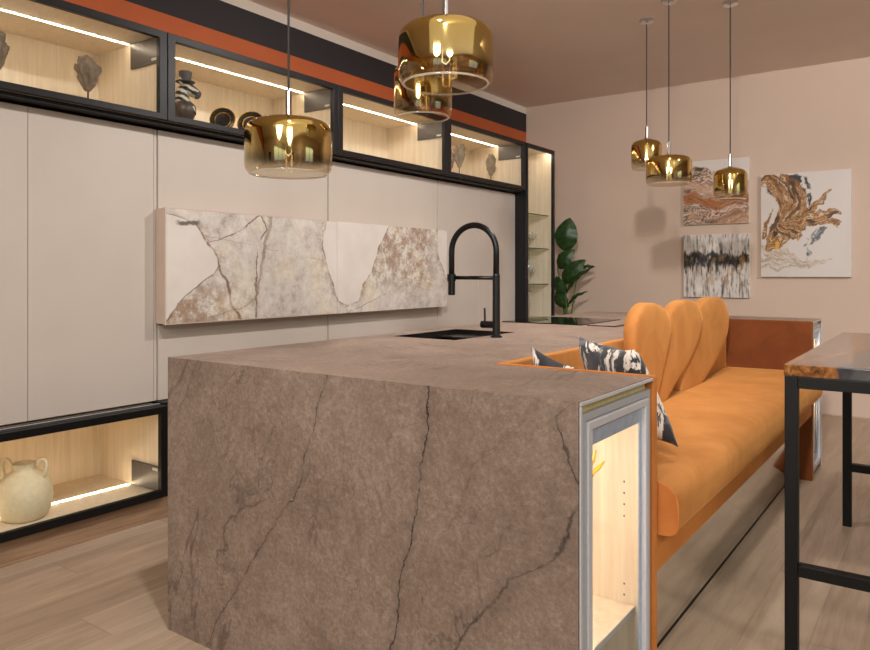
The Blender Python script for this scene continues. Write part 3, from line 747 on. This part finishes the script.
# tap
bx, by = -1.637, 2.77
t = thing('kitchen_tap', 'tall matt black arched spring kitchen tap behind the sink', 'tap', (bx, by, ZT))
MB().lathe([(0,0),(.026,0),(.026,.006),(.017,.010),(.0165,.272),(.014,.279),(0,.279)], (bx, by, ZT + .0005), 24).build('column', M['tap'], t, smooth=False, bevel=0)
xa = bx - .237
arc = [(bx, by, ZT + .270)] + [(bx - .1185 + .1185 * math.cos(a), by, ZT + .380 + .118 * math.sin(a)) for a in [PI * k / 20 for k in range(21)]] + [(xa, by, ZT + .25)]
MB().tube(arc, .0135, 14).build('hose', M['tap'], t, smooth=True)
sp = MB().tube([(xa, by, ZT + .275), (xa, by, ZT + .272), (xa, by, ZT + .185), (xa, by, ZT + .182)], [.014, .0165, .0165, .013], 16).build('spray_head', M['tap'], t, smooth=False)
MB().tube([(bx - .01, by, ZT + .262), (xa + .01, by, ZT + .262)], .0085, 12).build('holder_bar', M['tap'], t, smooth=True)
MB().tube([(xa, by, ZT + .246), (xa, by, ZT + .278)], .0205, 16).build('holder_ring', M['tap'], t)
lv = MB().tube([(bx - .012, by, ZT + .055), (bx - .075, by, ZT + .055)], .0155, 16).build('valve_body', M['tap'], t)
MB().tube([(bx - .058, by, ZT + .068), (bx - .060, by, ZT + .128)], .0045, 8).build('lever', M['tap'], lv)

# hobs
t = thing('induction_hob', 'wide glossy black glass induction hob on the island', 'hob', (-1.88, 3.93, ZT + .0003))
box('glass_plate', M['hob'], t, -2.125, -1.63, 3.66, 4.22, ZT + .0003, ZT + .006, .001)
t = thing('hob_extractor', 'narrow black glass extractor plate beside the induction hob', 'hob', (-1.52, 3.93, ZT + .0003))
box('glass_plate', M['hob'], t, -1.60, -1.44, 3.66, 4.22, ZT + .0003, ZT + .004, .001)
box('reflection_cover', M['stone'], t, -1.594, -1.446, 3.666, 4.214, ZT + .0042, ZT + .007, .001)  # stone colour stands in for the worktop mirrored in the plate

# ------------------------------------------------------------------ bench
YA = 1.985
t = thing('banquette_bench', 'long orange velvet bench with scalloped petal backrest set into the island', 'bench', (-.9, 3.35, 0))
box('arm_panel', M['velvet_side_shade'], t, XN + .002, -.660, Y1 + .0005, YA - .0005, 0, ZT + .003, .006)
box('arm_panel', M['velvet_shaded'], t, XN + .002, -.660, 4.684, Y2 - .0005, 0, ZT + .003, .006)
box('back_panel', M['velvet'], t, XN + .002, XN + .032, YA, 4.6835, .38, ZT + .003, .006)
# seat cushion with rounded front edge
prof = [(-1.131, .482), (-.66, .482), (-.628, .484), (-.612, .494), (-.606, .512), (-.606, .568), (-.613, .598), (-.634, .618), (-.668, .627), (-.80, .632), (-1.0, .630), (-1.131, .628)]
m = MB(); m.smooth = True
n = 40; rows = []
for i in range(n + 1):
    y = YA + .001 + (4.6825 - YA - .001) * i / n
    q = []
    for x, z in prof:
        e = min(1, min(i, n - i) / 1.0)
        zz = z + (.004 * mnoise.noise(Vector((x * 4, y * 3, 0))) if z > .6 else 0)
        q.append(m.v(x, y, zz))
    rows.append(q)
for A, B in zip(rows, rows[1:]):
    for k in range(len(prof)): m.f([A[k], A[(k+1) % len(prof)], B[(k+1) % len(prof)], B[k]])
m.smooth = False; m.f(rows[0]); m.f(rows[-1][::-1])
st = m.build('seat', M['velvet'], t, .012, seg=3)
m = MB(); m.f([m.v(x, YA + .0008, z) for x, z in prof]); bmesh.ops.inset_region(m.bm, faces=list(m.bm.faces), thickness=.004, depth=0)
m.build('seat_end', M['velvet_side_shade'], st)
MB().tube([(x + .0004, YA + .004, z) for x, z in prof[2:10]], .0025, 8).build('piping', M['dkvelvet'], st, smooth=True)
box('seat_rail', M['velvet_side_shade'], t, -1.128, -.664, YA + .001, 4.6825, .377, .4815, .004)
# mirrored sloping plinth under the seat
m = MB(); pr_ = [(-1.12, 0), (-.775, 0), (-.672, .3765), (-1.12, .3765)]
A = [m.v(x, YA + .001, z) for x, z in pr_]; B = [m.v(x, 4.683, z) for x, z in pr_]
for k in range(4): m.f([A[k], A[(k+1) % 4], B[(k+1) % 4], B[k]])
m.f(A); m.f(B[::-1])
pl = m.build('mirror_plinth', M['mirror'], t)
box('shadow_gap', M['black'], pl, -.7746, -.771, YA + .001, 4.683, .0005, .006)

def petal(out, xc, th):
    # smooth closed outline (Catmull-Rom), inflated
    P_ = []
    n = len(out)
    for i in range(n):
        p0, p1, p2, p3 = (Vector(out[(i + k) % n]) for k in (-1, 0, 1, 2))
        for s in range(6):
            u = s / 6
            P_.append(.5 * ((2*p1) + (p2-p0)*u + (2*p0-5*p1+4*p2-p3)*u*u + (3*p1-p0-3*p2+p3)*u**3))
    c = sum(P_, Vector((0, 0))) / len(P_)
    m = MB(); m.smooth = True; rings = []
    for side, ss in ((1, (.15, .4, .62, .8, .91, .975, 1.0)), (-1, (1.0, .97, .9))):
        for s in ss:
            h = th * ((1 - s ** 5) ** .5) + (.022 if side > 0 else -.022)
            if side < 0: h = -.022 - th * .25 * (1 - s ** 3) ** .5
            rings.append([m.v(xc + h - .0 * (c.y + (p.y - c.y) * s - .62) , c.x + (p.x - c.x) * s, c.y + (p.y - c.y) * s) for p in P_])
    for A, B in zip(rings, rings[1:]):
        for k in range(len(P_)): m.f([A[k], A[(k+1) % len(P_)], B[(k+1) % len(P_)], B[k]])
    m.f(rings[0]); m.f(rings[-1][::-1])
    return m
pet = [([(3.062,1.074),(3.210,1.052),(3.305,1.003),(3.330,0.938),(3.290,0.862),(3.225,0.780),(3.15,0.68),(3.04,0.60),(2.94,0.62),(2.905,0.75),(2.88,0.86),(2.865,0.95),(2.89,1.015),(2.96,1.058)], -1.072),
       ([(3.650,1.068),(3.812,1.040),(3.890,0.967),(3.840,0.873),(3.675,0.775),(3.45,0.685),(3.24,0.60),(3.13,0.60),(3.16,0.72),(3.22,0.85),(3.31,0.97),(3.40,1.03),(3.51,1.061)], -1.085),
       ([(4.142,1.068),(4.357,1.049),(4.477,0.974),(4.480,0.878),(4.365,0.784),(4.14,0.69),(3.86,0.605),(3.62,0.59),(3.58,0.68),(3.71,0.836),(3.82,0.970),(3.94,1.040)], -1.098)]
for o_, x_ in pet:
    petal(o_, x_, .018).build('backrest_petal', M['velvet'], t)

# ------------------------------------------------------------------ cushions
def cushion(label, TL, TR, BR, BL, T):
    TL, TR, BR, BL = map(Vector, (TL, TR, BR, BL))
    c = (TL + TR + BR + BL) / 4
    t = thing('cushion', label, 'cushion', (c.x, c.y, min(BR.z, BL.z)), 'black and white cushions on the bench')
    m = MB(); m.smooth = True; N_ = 16
    nrm = ((TR - TL).cross(BL - TL)).normalized()
    g = {}
    for sd in (1, -1):
        for i in range(N_ + 1):
            for j in range(N_ + 1):
                a, b_ = i / N_, j / N_
                u, v = 2 * a - 1, 2 * b_ - 1
                if sd < 0 and (i in (0, N_) or j in (0, N_)): g[sd, i, j] = g[1, i, j]; continue
                uu = u * (1 - .13 * (1 - v * v)); vv = v * (1 - .13 * (1 - u * u))
                a2, b2 = (uu + 1) / 2, (vv + 1) / 2
                p = (TL * (1 - a2) + TR * a2) * (1 - b2) + (BL * (1 - a2) + BR * a2) * b2
                k = ((1 - u * u) * (1 - v * v)) ** .42
                wr = .006 * mnoise.noise(Vector((a * 5, b_ * 5, TL.x * 9)))
                p = p + nrm * sd * (T * k + wr * k)
                g[sd, i, j] = m.v(*p)
        for i in range(N_):
            for j in range(N_):
                q = [g[sd, i, j], g[sd, i+1, j], g[sd, i+1, j+1], g[sd, i, j+1]]
                m.f(q if sd > 0 else q[::-1])
    m.build('cover', M['cushion'], t)
cushion('black and white brushstroke cushion tucked into the bench corner, leftmost', (-1.112,2.10,.965), (-.87,2.065,.905), (-.89,2.115,.645), (-1.13,2.14,.66), .04)
cushion('larger black and white brushstroke cushion leaning on the near bench arm', (-1.06,2.34,.985), (-.775,2.12,.972), (-.683,2.245,.668), (-1.01,2.50,.655), .065)

# ------------------------------------------------------------------ bar table
t = thing('bar_table', 'high bar table with wood and resin top on black square legs', 'table', (.1, 3.23, 0))
TX0, TX1, TY0, TY1, TZ = -.43, .52, 2.48, 3.98, .917
box('tabletop', M['table'], t, TX0, TX1, TY0, TY1, TZ - .036, TZ, .003)
w = .037
def leg(x, y): box('leg', M['black'], t, x, x + w, y, y + w, 0, TZ - .0365, .002)
for x in (TX0 + .002, TX1 - w - .002):
    for y in (TY0 + .002, TY1 - w - .002): leg(x, y)
for y in (TY0 + .002, TY1 - w - .002):
    box('top_rail', M['black'], t, TX0 + w + .003, TX1 - w - .003, y, y + w, TZ - .073, TZ - .0365, .002)
    box('stretcher', M['black'], t, TX0 + w + .003, TX1 - w - .003, y, y + w, .262, .298, .002)
for x in (TX0 + .002, TX1 - w - .002):
    box('top_rail', M['black'], t, x, x + w, TY0 + w + .003, TY1 - w - .003, TZ - .073, TZ - .0365, .002)

# ------------------------------------------------------------------ pendant lamps
def pendant(big, x, y, zb, label):
    R, H = (.145, .19) if big else (.105, .21)
    t = thing('pendant_lamp', label, 'lamp', (x, y, zb), 'gold glass pendant lamps')
    r = .045
    prof = [(R * .86, .0), (R * .93, .003), (R * .975, .013), (R * .997, .03), (R, .055), (R, H - .058)]
    prof += [(R - r + r * math.cos(a), H - .058 + .044 * math.sin(a)) for a in [PI / 2 * k / 7 for k in range(1, 8)]]
    prof += [(R * .45, H - .006), (R * .2, H - .001), (.014, H)]
    MB().lathe(prof, (x, y, zb), 64).build('shade', M['gold'], t, smooth=True)
    MB().lathe([(R*.86,.0),(R*.875,-.0035),(R*.90,-.003),(R*.905,.001),(R*.89,.003),(R*.86,.0)], (x, y, zb), 48).build('glass_rim', M['crystal'], t, smooth=True)
    MB().lathe([(.014, H - .03), (.018, H - .01), (.016, H + .004), (.0105, H + .008), (.0105, H + .085), (.008, H + .09), (0, H + .09)], (x, y, zb), 20).build('ferrule', M['chrome'], t, smooth=False)
    MB().lathe([(0, H - .028), (.02, H - .028), (.02, H - .075), (0, H - .075)], (x, y, zb), 20).build('socket', M['brass'], t)
    bl = MB().lathe([(.012, H - .07), (.022, H - .082), (.042, H - .103), (.047, H - .125), (.042, H - .148), (.024, H - .168), (0, H - .174)], (x, y, zb), 24).build('bulb', M['bulb'], t, smooth=True)
    MB().tube([(x - .012, y, zb + H - .08), (x - .014, y, zb + H - .12), (x, y, zb + H - .13), (x + .014, y, zb + H - .12), (x + .012, y, zb + H - .08)], .0012, 6).build('filament', M['filament'], bl)
    MB().tube([(x, y, zb + H + .088), (x, y, ZC - .028)], .0038, 8).build('cord', M['cord'], t)
    cn = MB().lathe([(0, ZC - zb - .03), (.004, ZC - zb - .03), (.006, ZC - zb - .022), (.045, ZC - zb - .020), (.05, ZC - zb - .016), (.05, ZC - zb - .001), (0, ZC - zb - .001)], (x, y, zb), 28).build('ceiling_canopy', M['chrome'], t)
pendant(1, -1.816, 1.709, 1.533, 'wide gold glass pendant hanging lowest at left, before the zebra cabinet')
pendant(1, -1.255, 1.824, 1.774, 'wide gold glass pendant nearest the camera, at top centre')
pendant(0, -1.564, 2.127, 1.764, 'small gold glass pendant partly behind the wide one at top centre')
pendant(0, -1.752, 5.03, 1.930, 'small gold glass pendant, leftmost and highest of the far three')
pendant(1, -1.506, 4.746, 1.779, 'wide gold glass pendant in the middle of the far three')
pendant(0, -1.190, 5.017, 1.683, 'small gold glass pendant in front of the upper left painting')

# ------------------------------------------------------------------ pictures on the back wall
def picture(kind, label, x0, x1, z0, z1, d=.035):
    t = thing('canvas_picture', label, 'painting', ((x0 + x1) / 2, YB - d / 2, z0), 'abstract canvases on the back wall')
    box('canvas_frame', M['white'], t, x0, x1, YB - d, YB - .001, z0, z1, .003)
    nx, nz = 150, int(150 * (z1 - z0) / (x1 - x0))
    m = MB(); g = []; cols = []
    for k in range(nz + 1):
        row = []
        for i in range(nx + 1):
            u, v = i / nx, k / nz
            row.append(m.v(x0 + .002 + (x1 - x0 - .004) * u, YB - d - .0012, z0 + .002 + (z1 - z0 - .004) * v)); cols.append(PAINT[kind](u, v))
        g.append(row)
    for k in range(nz):
        for i in range(nx): m.f([g[k][i], g[k][i+1], g[k+1][i+1], g[k+1][i]])
    o = m.build('painted_surface', paint_mat(kind), t)
    ca = o.data.color_attributes.new('paint', 'FLOAT_COLOR', 'POINT')
    for i, c in enumerate(cols): ca.data[i].color = (*c, 1)
picture('strata', 'square abstract painting of brown and orange strata under white', -2.06, -1.48, 1.648, 2.235)
picture('birch', 'square abstract painting of pale vertical streaks with a dark band', -2.055, -1.475, .977, 1.555)
picture('swirl', 'large white abstract painting with a golden brown branching swirl', -1.38, -.685, 1.166, 2.063, .045)

# ------------------------------------------------------------------ plant
t = thing('potted_plant', 'green broad-leaved potted plant between vitrine and back wall', 'plant', (-3.12, 6.62, 0))
MB().lathe([(0,0),(.13,0),(.14,.01),(.17,.36),(.165,.37),(.15,.36),(.148,.34),(0,.335)], (-3.12, 6.68, .0005), 28).build('pot', M['pot'], t, smooth=True)
MB().lathe([(0,.345),(.147,.341)], (-3.12, 6.68, .0), 24).build('soil', M['soil'], t)
view = Vector((-.42, .88, 0)).normalized()
def leafm(base, tip, w, face=1.0, bend=.05):
    base, tip = Vector(base), Vector(tip); ax = tip - base; L = ax.length; ax.normalize()
    side = (ax.cross(view)).normalized(); nr = side.cross(ax).normalized()
    side = (side * face + nr * math.sqrt(max(0, 1 - face * face))).normalized(); nr = side.cross(ax).normalized()
    m = MB(); m.smooth = True; rows = []; n = 14
    for i in range(n + 1):
        u = i / n; hw = w * (math.sin(PI * u ** .85) ** .75) * (1 if u < 1 else 0) + .001
        c = base + ax * L * u - nr * bend * math.sin(PI * u) + Vector((0, 0, .01 * u))
        rows.append([m.v(*(c + side * hw * k + nr * (abs(k) * .22 * hw + .006 * math.sin(u * 26) * abs(k)))) for k in (-1, -.6, -.15, 0, .15, .6, 1)])
    for A, B in zip(rows, rows[1:]):
        for k in range(6): m.f([A[k], A[k+1], B[k+1], B[k]])
    return m
root = Vector((-3.12, 6.68, .34))
LV = [((-3.126,6.60,1.415),(-3.064,6.60,1.735),.115,.97),((-3.206,6.62,1.25),(-3.022,6.62,1.42),.075,.95),((-3.149,6.60,1.10),(-2.899,6.60,1.32),.085,.9),
      ((-3.086,6.55,1.009),(-2.795,6.55,1.248),.04,.5),((-3.03,6.70,1.20),(-2.84,6.70,1.25),.03,.6),((-3.086,6.57,.99),(-3.20,6.57,1.16),.06,.9),
      ((-3.10,6.60,.86),(-3.20,6.60,1.03),.07,.9),((-3.096,6.60,.859),(-2.874,6.60,1.012),.03,.5)]
for b_, tp, w_, fc in LV:
    lf = leafm(b_, tp, w_, fc).build('leaf', M['leaf'], t)
    mid = (Vector(b_) + root) / 2 + Vector((0, 0, .12))
    MB().tube([root + Vector((random.uniform(-.04, .04), random.uniform(-.03, .03), 0)), mid, Vector(b_), Vector(b_) * .6 + Vector(tp) * .4], [.010, .008, .006, .003], 8).build('stalk', M['stem'], t, smooth=True)

# ------------------------------------------------------------------ light
w_ = bpy.data.worlds.new('world'); scn.world = w_; w_.use_nodes = True
w_.node_tree.nodes['Background'].inputs[0].default_value = (.86, 1.0, .88, 1)
w_.node_tree.nodes['Background'].inputs[1].default_value = 1.3
def spot(loc, to, e, size=100, blend=.6, rad=.05, col=(1, .95, .905)):
    l = bpy.data.lights.new('ceiling_or_fill_spot', 'SPOT'); l.energy = e; l.spot_size = math.radians(size); l.spot_blend = blend
    l.shadow_soft_size = rad; l.color = col
    o = bpy.data.objects.new('ceiling_or_fill_spot', l); COL.objects.link(o); o.location = loc
    o.rotation_euler = (Vector(to) - Vector(loc)).to_track_quat('-Z', 'Y').to_euler()
def area(loc, to, e, sx, sy, col=(1, .96, .92)):
    l = bpy.data.lights.new('soft_fill', 'AREA'); l.shape = 'RECTANGLE'; l.size = sx; l.size_y = sy; l.energy = e; l.color = col
    o = bpy.data.objects.new('soft_fill', l); COL.objects.link(o); o.location = loc
    o.rotation_euler = (Vector(to) - Vector(loc)).to_track_quat('-Z', 'Y').to_euler()
spot((-.15, .13, 2.93), (-1.3, 6.9, 1.3), 520, 75, .8, .09)
spot((1.6, 3.6, 2.93), (-.8, 6.9, 1.5), 190, 80, .8)
spot((-.9, 3.4, 2.93), (-.9, 3.4, 0), 60, 110, .8)
spot((-1.0, 3.6, 2.93), (-3.2, 3.6, 1.0), 120, 110, .8)
spot((-1.0, 1.0, 2.93), (-3.2, 1.7, .8), 100, 110, .8)
spot((-.4, -1.6, 2.93), (-1.4, 1.5, .4), 290, 80, .9, .5)  # added behind the camera as frontal fill on the island
spot((1.6, -1.2, 2.93), (-.5, 2.0, .4), 290, 80, .9, .5)  # second added frontal fill, from behind right
spot((1.7, 1.4, 2.93), (.6, 3.2, 0), 110, 90, .9, .2)
spot((.8, -1.4, 2.93), (.6, -4.2, 1.0), 190, 120, .9, .2)  # added to brighten the unseen front wall mirrored in the gold shades
spot((2.0, .4, 2.93), (3.6, .2, 1.0), 120, 120, .9, .2)  # added to brighten the unseen right wall for the same reflections
area((.8, 0.0, 2.95), (.8, 0.01, 0), 32, 4.5, 5.0)  # added broad overhead fill, not a fixture of the room

# ------------------------------------------------------------------ camera
cd = bpy.data.cameras.new('camera'); cam = bpy.data.objects.new('camera', cd); COL.objects.link(cam)
cam.location = (0, 0, 1.2); cam.rotation_euler = (PI / 2, 0, math.radians(35.3855))
cd.sensor_width = 36; cd.lens = 729.22 / 870 * 36; cd.shift_y = -51.9 / 870; cd.clip_start = .05
scn.camera = cam
scn.view_settings.view_transform = 'Standard'
scn.view_settings.look = 'None'
scn.view_settings.exposure = 0.2
